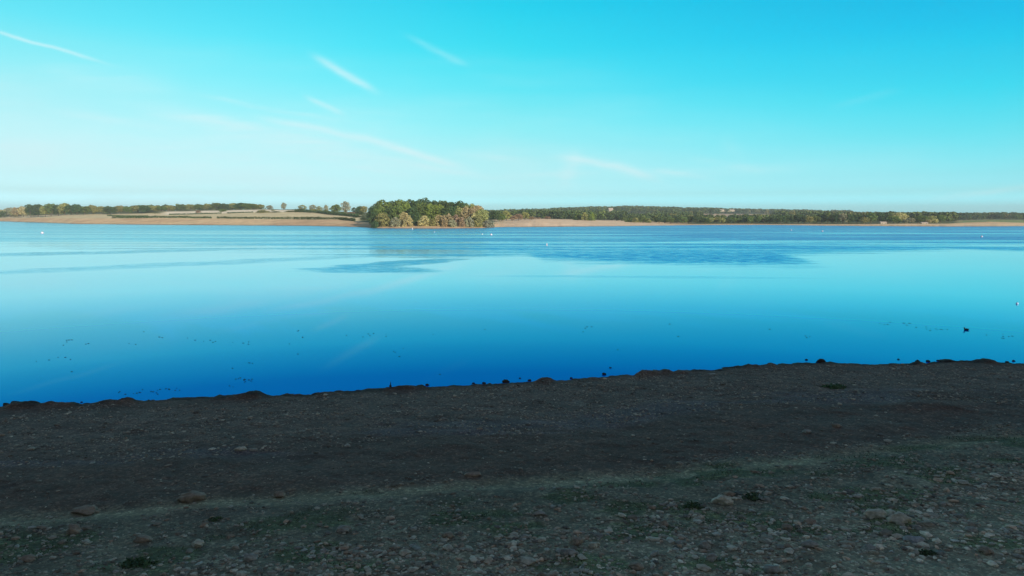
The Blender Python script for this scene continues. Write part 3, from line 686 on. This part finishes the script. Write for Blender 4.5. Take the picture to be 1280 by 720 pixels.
# wooded point, back row
row([(468, 500, 10, 256, 'dark'), (474, 520, 13, 252, 'dark'), (481, 520, 16, 248.5, 'mid'), (491, 530, 15, 249.5, 'dark'), (502, 530, 17, 246.6, 'mid'), (512, 540, 16, 247.3, 'dark'), (522, 530, 16, 247.2, 'dark'), (532, 540, 17, 246.2, 'dark'),
     (541, 530, 15, 248.2, 'dark'), (550, 540, 15, 248.6, 'mid'), (559, 530, 15, 249.8, 'dark'), (568, 540, 17, 248.8, 'dark'), (578, 530, 16, 249.8, 'dark'), (588, 520, 16, 252, 'olive'), (597, 515, 15, 255, 'tan'), (604, 508, 12, 260, 'olive')],
    'in the skyline row of the wooded point', 'skyline trees of the wooded point', wide=1.4)
row([(469, 480, 11, 263, 'dark'), (478, 488, 15, 257, 'mid'), (488, 490, 15, 258, 'dark'), (498, 490, 15, 254, 'mid'), (508, 495, 15, 253, 'bright'), (518, 488, 12, 257, 'dark'), (528, 492, 16, 253, 'mid'), (539, 490, 16, 253, 'bright'), (549, 490, 17, 254, 'bright'),
     (558, 488, 13, 258, 'dark'), (567, 490, 14, 256, 'dark'), (575, 490, 13, 257, 'olive'), (583, 488, 13, 256, 'tan'), (592, 486, 14, 258, 'tan'), (601, 484, 12, 262, 'olive')],
    'in the middle row of the wooded point', 'middle row trees of the wooded point', wide=1.3)
row([(470, 466, 10, 274, 'dark'), (480, 472, 23, 263.5, 'olive'), (496, 466, 13, 269, 'grey'), (506, 474, 17, 260.5, 'pale'), (511, 466, 14, 268, 'pale'), (521, 474, 9, 266, 'dark'), (531, 468, 15, 266.5, 'pale'), (541, 468, 10, 271, 'olive'), (549, 470, 14, 265.5, 'pale'),
     (556, 466, 13, 268, 'tan'), (562, 472, 12, 264, 'tan'), (566, 466, 12, 273, 'grey'), (571, 474, 14, 264.5, 'rust'), (578, 470, 11, 269, 'rust'), (587, 472, 13, 269, 'grey'), (598, 474, 13, 266, 'olive'), (593, 480, 12, 263, 'pale'), (609, 480, 14, 272, 'grey'), (615, 486, 8, 276, 'grey')],
    'in front row on the wooded point', 'front bushes of the wooded point', 'bush', 'rounded bush')
# trees around the left fields
row([(305, 1010, 16, 252.5, 'dark'), (313, 1000, 14, 253.5, 'mid'), (320, 960, 14, 255, 'mid'), (329, 980, 11, 254.5, 'olive'), (341, 1050, 9, 255.5, 'grey', 'tall'), (358, 1010, 8, 252.5, 'grey', 'tall'), (381, 900, 10, 256.5, 'olive', 'tall'), (394, 880, 9, 255, 'grey', 'tall'),
     (402, 880, 9, 256.5, 'olive', 'tall'), (410, 880, 8, 255.5, 'grey', 'tall'), (422, 760, 15, 254.8, 'mid'), (434.5, 800, 11, 250.8, 'grey', 'tall'), (445, 780, 8, 258.5, 'dark', 'tall'), (452, 760, 9, 257, 'dark'), (457, 740, 10, 256.5, 'olive')],
    'along the top of the straw field', 'trees along the top of the straw field')
row([(332, 850, 22, 262, 'olive'), (348, 850, 18, 263.5, 'mid'), (368, 850, 20, 262.5, 'olive'), (380, 840, 20, 260, 'mid'), (395, 830, 18, 261, 'olive'), (408, 800, 18, 262.5, 'mid'), (418, 760, 16, 264, 'dark'), (430, 740, 14, 264.5, 'mid'), (441, 720, 14, 264, 'rust'), (452, 700, 14, 263, 'dark'), (446, 670, 12, 268.8, 'dark'), (450, 640, 14, 269.3, 'dark'), (457, 585, 13, 270.8, 'dark')],  # last three dark bushes are added in place of the wood's shadow on the field
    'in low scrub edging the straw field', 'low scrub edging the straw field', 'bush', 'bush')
# left wood
row([(3, 1380, 12, 263, 'tan'), (10, 1300, 12, 262, 'pale'), (19, 1180, 14, 258, 'grey'), (29, 1080, 14, 257.5, 'tan'), (36, 1060, 13, 256, 'tan'), (45, 1000, 14, 254.5, 'dark'), (54, 980, 16, 253.2, 'dark'), (63, 960, 14, 256.5, 'olive'), (70, 960, 14, 253.2, 'mid'), (79, 950, 13, 255, 'dark'),
     (87, 940, 14, 253, 'olive'), (95, 940, 14, 255.5, 'dark'), (102, 930, 15, 253.5, 'dark'), (112, 940, 13, 257.5, 'mid'), (122, 950, 14, 256, 'olive'), (132, 960, 13, 256.5, 'olive'), (143, 940, 16, 256.8, 'dark'), (155, 960, 15, 257, 'olive'), (166, 960, 14, 257.5, 'mid'), (178, 960, 14, 256.5, 'olive'),
     (186, 940, 17, 255, 'dark'), (197, 950, 14, 257, 'olive'), (207, 950, 14, 256.5, 'mid'), (217, 960, 14, 256, 'olive')],
    'along the front of the left wood', 'trees along the front of the left wood')
row([(232, 1085, 14, 255.5, 'mid'), (243, 1090, 14, 255, 'olive'), (254, 1090, 14, 255.5, 'mid'), (264, 1090, 15, 254.5, 'olive'), (275, 1090, 15, 253.5, 'mid'), (285, 1080, 14, 254.5, 'dark'), (295, 1090, 14, 254, 'olive'), (303, 1090, 14, 255, 'mid')],
    'behind the cream stubble strips', 'trees behind the cream stubble strips')
row([(283, 900, 9, 260.5, 'mid'), (252, 905, 7, 262, 'rust'), (345, 880, 6, 262, 'olive')], 'between the cream stubble strips', 'bushes between the cream stubble strips', 'bush', 'bush')
# behind the sandy spit, middle
row([(619, 600, 15, 263.5, 'dark'), (627, 610, 12, 266, 'mid'), (633, 615, 11, 263.5, 'olive'), (641, 620, 10, 268, 'rust'), (648, 625, 12, 267, 'rust'), (656, 640, 13, 264.5, 'olive'), (664, 640, 10, 269.5, 'rust'), (672, 660, 8, 271, 'rust'), (684, 668, 9, 271, 'rust')],
    'behind sandy spit beside wooded point', 'trees behind the sandy spit')
row([(722, 700, 16, 264.5, 'mid'), (730, 690, 12, 263.8, 'olive'), (738, 690, 12, 264.3, 'bright'), (736, 680, 10, 270, 'mid')], 'on the ridge of the sandy spit', 'clump on the ridge of the sandy spit', 'bush', 'tree')
row([(786, 700, 14, 271, 'mid'), (793, 695, 10, 270.5, 'olive'), (802, 700, 15, 269.8, 'mid'), (808, 700, 10, 271, 'olive')], 'at the low end of the spit', 'clump at the low end of the spit', 'bush', 'tree')
# right wood front row
g = np.random.default_rng(21); items = []
px = 822.
while px < 1062:
    c = g.choice(['dark', 'mid', 'dark', 'olive', 'grey', 'dark', 'dark', 'mid'] if px > 850 else ['dark', 'mid']); w = g.uniform(9, 13)
    top = np.interp(px, [820, 860, 900, 960, 1000, 1030, 1062], [271, 270, 272, 270.5, 268.5, 266.5, 266.5])+g.uniform(-1.3, 1.3)
    items.append((px, np.interp(px, [820, 950, 1062], [690, 668, 610])+g.uniform(-8, 12), w, top, str(c))); px += w*.62
row(items, 'in front row of right hand wood', 'front row of the right hand wood')
row([(1067, 640, 14, 266.2, 'dark'), (1076, 600, 10, 271, 'olive'), (1084, 630, 15, 265.5, 'mid'), (1095, 640, 16, 265, 'dark'), (1105, 640, 14, 266, 'dark'), (1112, 600, 15, 269, 'mid'), (1109, 650, 14, 265.5, 'mid'), (1119, 620, 18, 264.5, 'pale'), (1128, 590, 10, 273, 'grey'), (1133, 590, 10, 272.5, 'grey'),
     (1143, 620, 15, 268.5, 'mid'), (1148, 610, 12, 269.5, 'mid'), (1155, 590, 9, 274, 'tan'), (1158, 620, 12, 268.5, 'olive'), (1163, 590, 9, 273, 'pale'), (1170, 640, 14, 268, 'mid')],
    'on the right hand promontory', 'trees on the right hand promontory')
row([(1278, 700, 9, 275.5, 'dark'), (1264, 990, 16, 267.8, 'mid'), (1243, 1000, 10, 267, 'dark'), (1202, 1000, 9, 265.6, 'dark')], 'standing out at the far right', 'trees standing out at the far right')

# hedges
def hedge(pts, label, hgt=2.2, wid=2.2, c='dark'):
    P = np.array([far_pt(px, D) for px, D in pts]); g = np.random.default_rng(len(pts)*7+int(pts[0][0]))
    seg = np.linalg.norm(np.diff(P, axis=0), axis=1); L = seg.sum(); n = int(L*16); t = g.uniform(0, L, n); cum = np.concatenate([[0], np.cumsum(seg)])
    c3 = np.stack([np.interp(t, cum, P[:, k]) for k in range(3)], 1)
    hh = hgt*(.7+.6*fbm(t/6, t*0, 5))
    a = g.uniform(0, math.pi, n); c3 += np.stack([g.normal(size=n)*.15, np.cos(a)*wid*.5, np.sin(a)*hh*.85+g.uniform(-.3, .1, n)], 1)
    nn = g.normal(size=(n, 3)); nn[:, 1] -= .5; nn /= np.linalg.norm(nn, axis=1)[:, None]; t1 = np.cross(nn, g.normal(size=(n, 3))); t1 /= np.linalg.norm(t1, axis=1)[:, None]; b1 = np.cross(nn, t1); s = g.uniform(.25, .6, (n, 1))
    V = np.stack([c3-t1*s, c3+b1*s, c3+t1*s, c3-b1*s], 1).reshape(-1, 3)
    o = P[0].copy(); me = mesh('hedge', V-o, np.arange(n*4).reshape(-1, 4), FOL[c]); tag(link('hedge', me, loc=o), label, 'hedge', 'hedges along the left fields')
def hline(a, b, dpt=0, n=10): return [(p, float(rows_at(np.array([p]))[0][0][2])+dpt) for p in np.linspace(a, b, n)]
hedge(hline(146, 268, 4), 'thin dark hedge on top of the bank below the left wood')
hedge(hline(275, 446, 4), 'long thin dark hedge between the bank and the straw field')
hedge([(140, 850), (165, 800), (190, 770)], 'short thick hedge slanting below the left wood', 1.3, 2)
hedge([(372, 860), (400, 800), (430, 700), (450, 640)], 'dark hedge running down the right side of the straw field', 3.0, 5)

hedge([(216, 893), (248, 884), (281, 876)], 'low hedge under the left cream stubble strip below the skyline trees', 1.2, 1.6)
hedge([(288, 872), (303, 868), (320, 864)], 'short low hedge under the right cream stubble strip below the skyline trees', 1.2, 1.6)
# far woods as masses
def woodmass(name, label, spec, seed, pal):
    g = np.random.default_rng(seed); Vs = []; Fs = []; Cs = []; o = 0
    base = [crown(700+k, 170, .0, 9, .19, 'round') for k in range(4)]
    for (p0, p1, D0, D1, n, h0, h1) in spec:
        for _ in range(n):
            px = g.uniform(p0, p1); D = g.uniform(D0, D1); x, y, z = far_pt(px, D); V, Fq = base[g.integers(4)]
            h = g.uniform(h0, h1); w = h*g.uniform(.9, 1.3); a = g.uniform(0, 6.28); ca, sa = math.cos(a), math.sin(a)
            q = np.stack([(V[:, 0]*ca-V[:, 1]*sa)*w+x, (V[:, 0]*sa+V[:, 1]*ca)*w+y, V[:, 2]*h+z-.5], 1)
            Vs.append(q); Fs.append(Fq+o); o += len(V)
            c = np.array(pal[g.integers(len(pal))])*g.uniform(.8, 1.2); lf = np.repeat(g.uniform(.75, 1.3, (len(Fq), 1)), 4, 0); Cs.append(c*lf)
    me = mesh(name, np.vstack(Vs), np.vstack(Fs), WMAT, np.vstack(Cs)); tag(link(name, me), label, 'woodland', kind='stuff')
WMAT, T, p = mat('far_wood_leaves'); T.put(p.inputs['Base Color'], tint_attr(T)); p.inputs['Roughness'].default_value = .85; p.inputs['Specular IOR Level'].default_value = .1
GR = [(.06, .10, .035), (.08, .12, .04), (.11, .15, .05), (.065, .10, .04), (.17, .17, .07), (.22, .18, .10)]
DG = GR[:4]
woodmass('left_woodland', 'mass of distant trees making the left wood behind its front row', [(-120, 235, 1120, 1500, 420, 9, 13), (225, 330, 1110, 1400, 130, 8, 12), (-200, 40, 1700, 2400, 120, 10, 14)], 31, GR)
woodmass('hill_woodland', 'blue green wood covering the low hill behind the sandy spit', [(600, 900, 1500, 2900, 900, 12, 17), (605, 780, 800, 1400, 300, 9, 12), (700, 830, 760, 1100, 170, 6, 10)], 32, DG)
woodmass('right_woodland', 'long dark wood along the right hand skyline', [(815, 1060, 720, 1000, 330, 6, 9), (815, 875, 1000, 1600, 110, 8, 11), (965, 1060, 900, 1500, 200, 9, 13), (860, 1060, 1750, 2500, 300, 12, 16), (1040, 1190, 700, 1300, 280, 9, 12), (1180, 1400, 1000, 1350, 330, 9, 12)], 33, DG+GR[3:5])

# distant buildings
WALL = plain('cream_wall', (.5, .44, .36), .8); ROOF = plain('pale_roof', (.55, .45, .4), .8); DRK = plain('dark_window', (.04, .04, .05), .3)
def box(x0, x1, y0, y1, z0, z1):
    v = np.array([(x, y, z) for x in (x0, x1) for y in (y0, y1) for z in (z0, z1)], float)
    return v, np.array([(0, 1, 3, 2), (4, 6, 7, 5), (0, 4, 5, 1), (2, 3, 7, 6), (0, 2, 6, 4), (1, 5, 7, 3)])
def house(px, D, w, dep, hw, hr, label, group=None, lift=0., nwin=3):
    x, y, z = far_pt(px, D); root = link('farmhouse', None, loc=(x, y, z+lift-.5)); tag(root, label, 'building', group)
    link('wall', mesh('wall', *box(-w/2, w/2, -dep/2, dep/2, 0, hw), WALL), root)
    v = np.array([(-w/2-.3, -dep/2-.3, hw), (w/2+.3, -dep/2-.3, hw), (w/2+.3, dep/2+.3, hw), (-w/2-.3, dep/2+.3, hw), (-w/2-.3, 0, hw+hr), (w/2+.3, 0, hw+hr)])
    link('roof', mesh('roof', v+[0, 0, .01], [np.array([(0, 1, 5, 4), (2, 3, 4, 5), (0, 3, 2, 1)]), np.array([(0, 4, 3), (1, 2, 5)])], ROOF), root)
    for k in range(nwin):
        cx = -w/2+(k+.5)*w/nwin; link('window', mesh('window', *box(cx-.6, cx+.6, -dep/2-.04, -dep/2-.003, hw*.4, hw*.75), DRK), root)
house(762, 1500, 9, 8, 4, 3, 'tiny pale house on the wooded hill right of the sandy spit', lift=6)
house(893, 1750, 34, 12, 3.5, 2, 'long pale farm building on the left of the far stubble field', 'farm buildings by the far stubble field', 6)
house(908, 1800, 26, 12, 3.5, 2, 'pale farm building on the right by the far stubble field', 'farm buildings by the far stubble field', 6)
house(1099, 590, 5, 3, 1.3, .7, 'small pale boathouse among the trees of the right hand promontory', lift=.3, nwin=2)
house(1150, 578, 5, 3, 1.0, .6, 'low pale hut at the foot of the right hand promontory trees', lift=.2, nwin=2)

# ------------------------------------------------------------------ wooded bank behind the viewer (gives the beach its shade)
woodspec = np.random.default_rng(77); k = 0
for ry, hh in ((-26, 24), (-38, 29), (-52, 32)):
    for x in np.arange(-70, 132, 7.5):
        xx = x+woodspec.uniform(-2, 2); yy = ry+woodspec.uniform(-3, 3); h = hh*woodspec.uniform(.9, 1.12)
        z = float(beach_z(np.array([xx]), np.array([yy]))[0])
        root = link('broadleaf_tree', None, loc=(xx, yy, z)); root.scale = (h*.5, h*.5, h); root.rotation_euler = (0, 0, woodspec.uniform(0, 6.28))
        tag(root, 'dark green tree on the bank behind the viewer', 'tree', 'trees on the bank behind the viewer')
        link('crown', crown_mesh('round', k % 5, 'dark'), root); link('trunk', TR[k % 3], root); k += 1

# ------------------------------------------------------------------ haze
HZ_D = 0.00017
m = bpy.data.materials.new('haze'); m.use_nodes = True; t = m.node_tree
for n_ in list(t.nodes):
    if n_.type != 'OUTPUT_MATERIAL': t.nodes.remove(n_)
pv = t.nodes.new('ShaderNodeVolumePrincipled'); pv.inputs['Color'].default_value = (.82, .93, 1, 1); pv.inputs['Density'].default_value = HZ_D; pv.inputs['Anisotropy'].default_value = .1
t.links.new(pv.outputs[0], t.nodes['Material Output'].inputs['Volume'])
v, f = box(-7000, 7000, -200, 4600, -4, 75); tag(link('haze', mesh('haze', v, f, m)), 'thin pale blue haze over the lake and far shore', 'haze', kind='stuff')

# ------------------------------------------------------------------ light and sky
SUN_EL, SUN_AZ = R(18), R(146)      # azimuth clockwise from +Y: behind the viewer to the right
sd = bpy.data.lights.new('sun', 'SUN'); sd.energy = 5.; sd.angle = R(.5); sd.color = (1, .89, .74)
so = bpy.data.objects.new('sun', sd); C.objects.link(so)
dirv = Vector((math.sin(SUN_AZ)*math.cos(SUN_EL), math.cos(SUN_AZ)*math.cos(SUN_EL), math.sin(SUN_EL)))
so.rotation_euler = dirv.to_track_quat('Z', 'Y').to_euler()
W = bpy.data.worlds.new('World'); S.world = W; W.use_nodes = True; T = NT(W.node_tree)
bg = T.n['Background']
sky = T.new('ShaderNodeTexSky', sky_type='NISHITA', sun_disc=False, sun_elevation=SUN_EL, sun_rotation=SUN_AZ)
sky.air_density = 1.; sky.dust_density = .6; sky.ozone_density = 1.5
tc = T.new('ShaderNodeTexCoord'); sx = T.new('ShaderNodeSeparateXYZ'); T.put(sx.inputs[0], tc.outputs['Generated'])
yy = T.m('MAXIMUM', sx.outputs[1], .02); U = T.m('DIVIDE', sx.outputs[0], yy); Vv = T.m('DIVIDE', sx.outputs[2], yy)
#SKYFIX
SKY_S = [0.0, 0.021, 0.03, 0.04, 0.051, 0.063, 0.079, 0.101, 0.123, 0.15, 0.177, 0.203, 0.228, 0.258, 0.282, 0.45, 1.0]  # last two stops: unseen high sky, toned neutral for the light on the beach
SKY_L = [(1.017, 1.885, 3.045), (1.017, 1.885, 3.045), (0.851, 1.368, 2.024), (0.874, 1.362, 1.924), (0.872, 1.261, 1.652), (0.922, 1.265, 1.535), (0.930, 1.254, 1.397), (0.981, 1.316, 1.331), (0.954, 1.376, 1.303), (0.927, 1.482, 1.315), (0.772, 1.597, 1.366), (0.644, 1.681, 1.410), (0.452, 1.747, 1.483), (0.386, 1.770, 1.510), (0.386, 1.770, 1.510), (0.900, 0.950, 1.000), (1.150, 1.000, 0.950)]
SKY_M = [(0.868, 1.951, 3.151), (0.868, 1.951, 3.151), (0.800, 1.540, 2.335), (0.837, 1.475, 2.100), (0.805, 1.389, 1.837), (0.822, 1.369, 1.681), (0.820, 1.371, 1.542), (0.717, 1.431, 1.479), (0.638, 1.532, 1.472), (0.479, 1.609, 1.481), (0.304, 1.700, 1.534), (0.231, 1.783, 1.575), (0.130, 1.839, 1.621), (0.092, 1.893, 1.685), (0.050, 1.928, 1.754), (0.900, 0.950, 1.000), (1.150, 1.000, 0.950)]
SKY_R = [(0.822, 2.510, 4.255), (0.822, 2.510, 4.255), (0.734, 1.927, 2.987), (0.677, 1.863, 2.795), (0.634, 1.760, 2.455), (0.590, 1.759, 2.291), (0.482, 1.748, 2.122), (0.353, 1.786, 2.003), (0.252, 1.833, 1.971), (0.121, 1.889, 1.968), (0.076, 1.875, 1.986), (0.022, 1.905, 2.047), (0.012, 1.856, 2.093), (0.009, 1.839, 2.104), (0.009, 1.839, 2.104), (0.900, 0.950, 1.000), (1.150, 1.000, 0.950)]
sv = sx.outputs[2]
hl = T.m('SQRT', T.m('ADD', T.m('ADD', T.m('MULTIPLY', sx.outputs[0], sx.outputs[0]), T.m('MULTIPLY', sx.outputs[1], sx.outputs[1])), 1e-6))
az = T.m('DIVIDE', sx.outputs[0], hl)
rL, rM, rR = (T.ramp(sv, [(p_, tuple(v_*.25 for v_ in c_)) for p_, c_ in zip(SKY_S, tab)]) for tab in (SKY_L, SKY_M, SKY_R))
rt = T.mix(T.maprange(az, -.56, .0, 0, 1, False), rL, rM); rt = T.mix(T.maprange(az, .0, .56, 0, 1, False), rt, rR)
rt = T.mix(T.maprange(sx.outputs[1], .35, -.1, 0, 1), rt, (.30, .27, .235, 1))  # unseen sky behind the viewer, toned warm to light beach and far shore
vm = T.new('ShaderNodeVectorMath', operation='SCALE'); T.put(vm.inputs[0], rt); vm.inputs[3].default_value = 4.
c = T.mix(1., sky.outputs[0], vm.outputs[0], 'MULTIPLY')
# high thin cloud and aircraft trails, fixed in the sky by direction
cv = T.new('ShaderNodeCombineXYZ'); T.put(cv.inputs[0], U); T.put(cv.inputs[1], Vv)
ang = math.atan2(uv(560, 205)[1]-uv(325, 147)[1], uv(560, 205)[0]-uv(325, 147)[0])
mp = T.new('ShaderNodeMapping'); T.put(mp.inputs[0], cv.outputs[0]); mp.inputs['Rotation'].default_value = (0, 0, -ang); mp.inputs['Scale'].default_value = (5., 42., 1)
fib = T.noise(mp.outputs[0], 1., 6, .62)
mp2 = T.new('ShaderNodeMapping'); T.put(mp2.inputs[0], cv.outputs[0]); mp2.inputs['Rotation'].default_value = (0, 0, -ang-.15); mp2.inputs['Scale'].default_value = (2.2, 9., 1)
soft = T.noise(mp2.outputs[0], 1., 4, .5)
warp = T.m('MULTIPLY', T.m('SUBTRACT', T.noise(cv.outputs[0], 9., 3), .5), .012)
def streak(p1, p2, w, amp, fibre=.5, bend=0.):
    (u1, v1), (u2, v2) = uv(*p1), uv(*p2); L = math.hypot(u2-u1, v2-v1)/2; ux, vx = (u2-u1)/2/L, (v2-v1)/2/L
    du = T.m('SUBTRACT', U, (u1+u2)/2); dv = T.m('SUBTRACT', T.m('ADD', Vv, warp), (v1+v2)/2)
    al = T.m('DIVIDE', T.m('ADD', T.m('MULTIPLY', du, ux), T.m('MULTIPLY', dv, vx)), L)
    ac = T.m('DIVIDE', T.m('SUBTRACT', T.m('MULTIPLY', dv, ux), T.m('MULTIPLY', du, vx)), w/2/F)
    if bend: ac = T.m('ADD', ac, T.m('MULTIPLY', T.m('MULTIPLY', al, al), bend))
    a2 = T.m('MULTIPLY', al, al); a4 = T.m('MULTIPLY', a2, a2)
    e = T.m('EXPONENT', T.m('MULTIPLY', T.m('ADD', T.m('MULTIPLY', a4, 1.6), T.m('MULTIPLY', ac, ac)), -1.3))
    f = T.m('ADD', T.m('MULTIPLY', T.maprange(fib, .35, .65, 0, 1), fibre), 1-fibre)
    return T.m('MULTIPLY', T.m('MULTIPLY', e, f), amp)
ST = [streak((-30, 33), (138, 80), 5, .62, .2), streak((388, 66), (474, 116), 10, .62, .35), streak((378, 118), (432, 144), 8, .45, .4), streak((505, 42), (590, 86), 9, .22, .6),
      streak((318, 145), (470, 178), 10, .75, .3), streak((430, 165), (590, 212), 11, .8, .3), streak((150, 128), (460, 190), 20, .65, .6), streak((210, 150), (560, 218), 28, .45, .6), streak((40, 85), (230, 110), 26, .3, .6),
      streak((-60, 178), (260, 222), 30, .45, .5), streak((690, 190), (830, 222), 12, .75, .3, 1.), streak((700, 235), (725, 188), 24, .55, .5), streak((590, 170), (700, 240), 50, .12, .6),
      streak((760, 222), (1010, 208), 14, .22, .5), streak((900, 172), (935, 205), 20, .12, .6), streak((1150, 250), (1310, 232), 9, .3, .4), streak((1035, 135), (1130, 112), 10, .07, .4),
      streak((250, 120), (420, 150), 7, .4, .8), streak((470, 195), (640, 228), 9, .45, .8), streak((330, 185), (520, 222), 8, .4, .8), streak((60, 140), (250, 165), 12, .35, .8), streak((560, 190), (690, 205), 12, .35, .8), streak((600, 225), (760, 214), 10, .4, .7), streak((810, 212), (900, 226), 8, .35, .7), streak((850, 196), (960, 214), 12, .2, .8)]
inv = T.m('SUBTRACT', 1., ST[0])
for e in ST[1:]: inv = T.m('MULTIPLY', inv, T.m('SUBTRACT', 1., e))
veil = T.m('MULTIPLY', T.m('MULTIPLY', T.maprange(soft, .38, .66, 0, 1), T.maprange(fib, .3, .7, .35, 1.3)), T.m('MULTIPLY', T.maprange(Vv, .28, .08, 0, .42), T.maprange(U, .35, -.5, .15, 1.)))
inv = T.m('MULTIPLY', inv, T.m('SUBTRACT', 1., veil))
cm = T.m('MULTIPLY', T.m('SUBTRACT', 1., inv), T.maprange(sx.outputs[1], .05, .3, 0, 1))
c = T.mix(cm, c, (6.9, 9.6, 10.0, 1))
#ENDSKYFIX
T.put(bg.inputs[0], c); bg.inputs[1].default_value = .1

# ------------------------------------------------------------------ render settings
S.render.engine = 'CYCLES'; S.render.resolution_x = 1024; S.render.resolution_y = 576
S.view_settings.view_transform = 'Standard'; S.view_settings.look = 'None'; S.view_settings.gamma = 1; S.view_settings.exposure = 0; S.view_settings.use_curve_mapping = False
S.cycles.volume_bounces = 0; S.cycles.max_bounces = 6
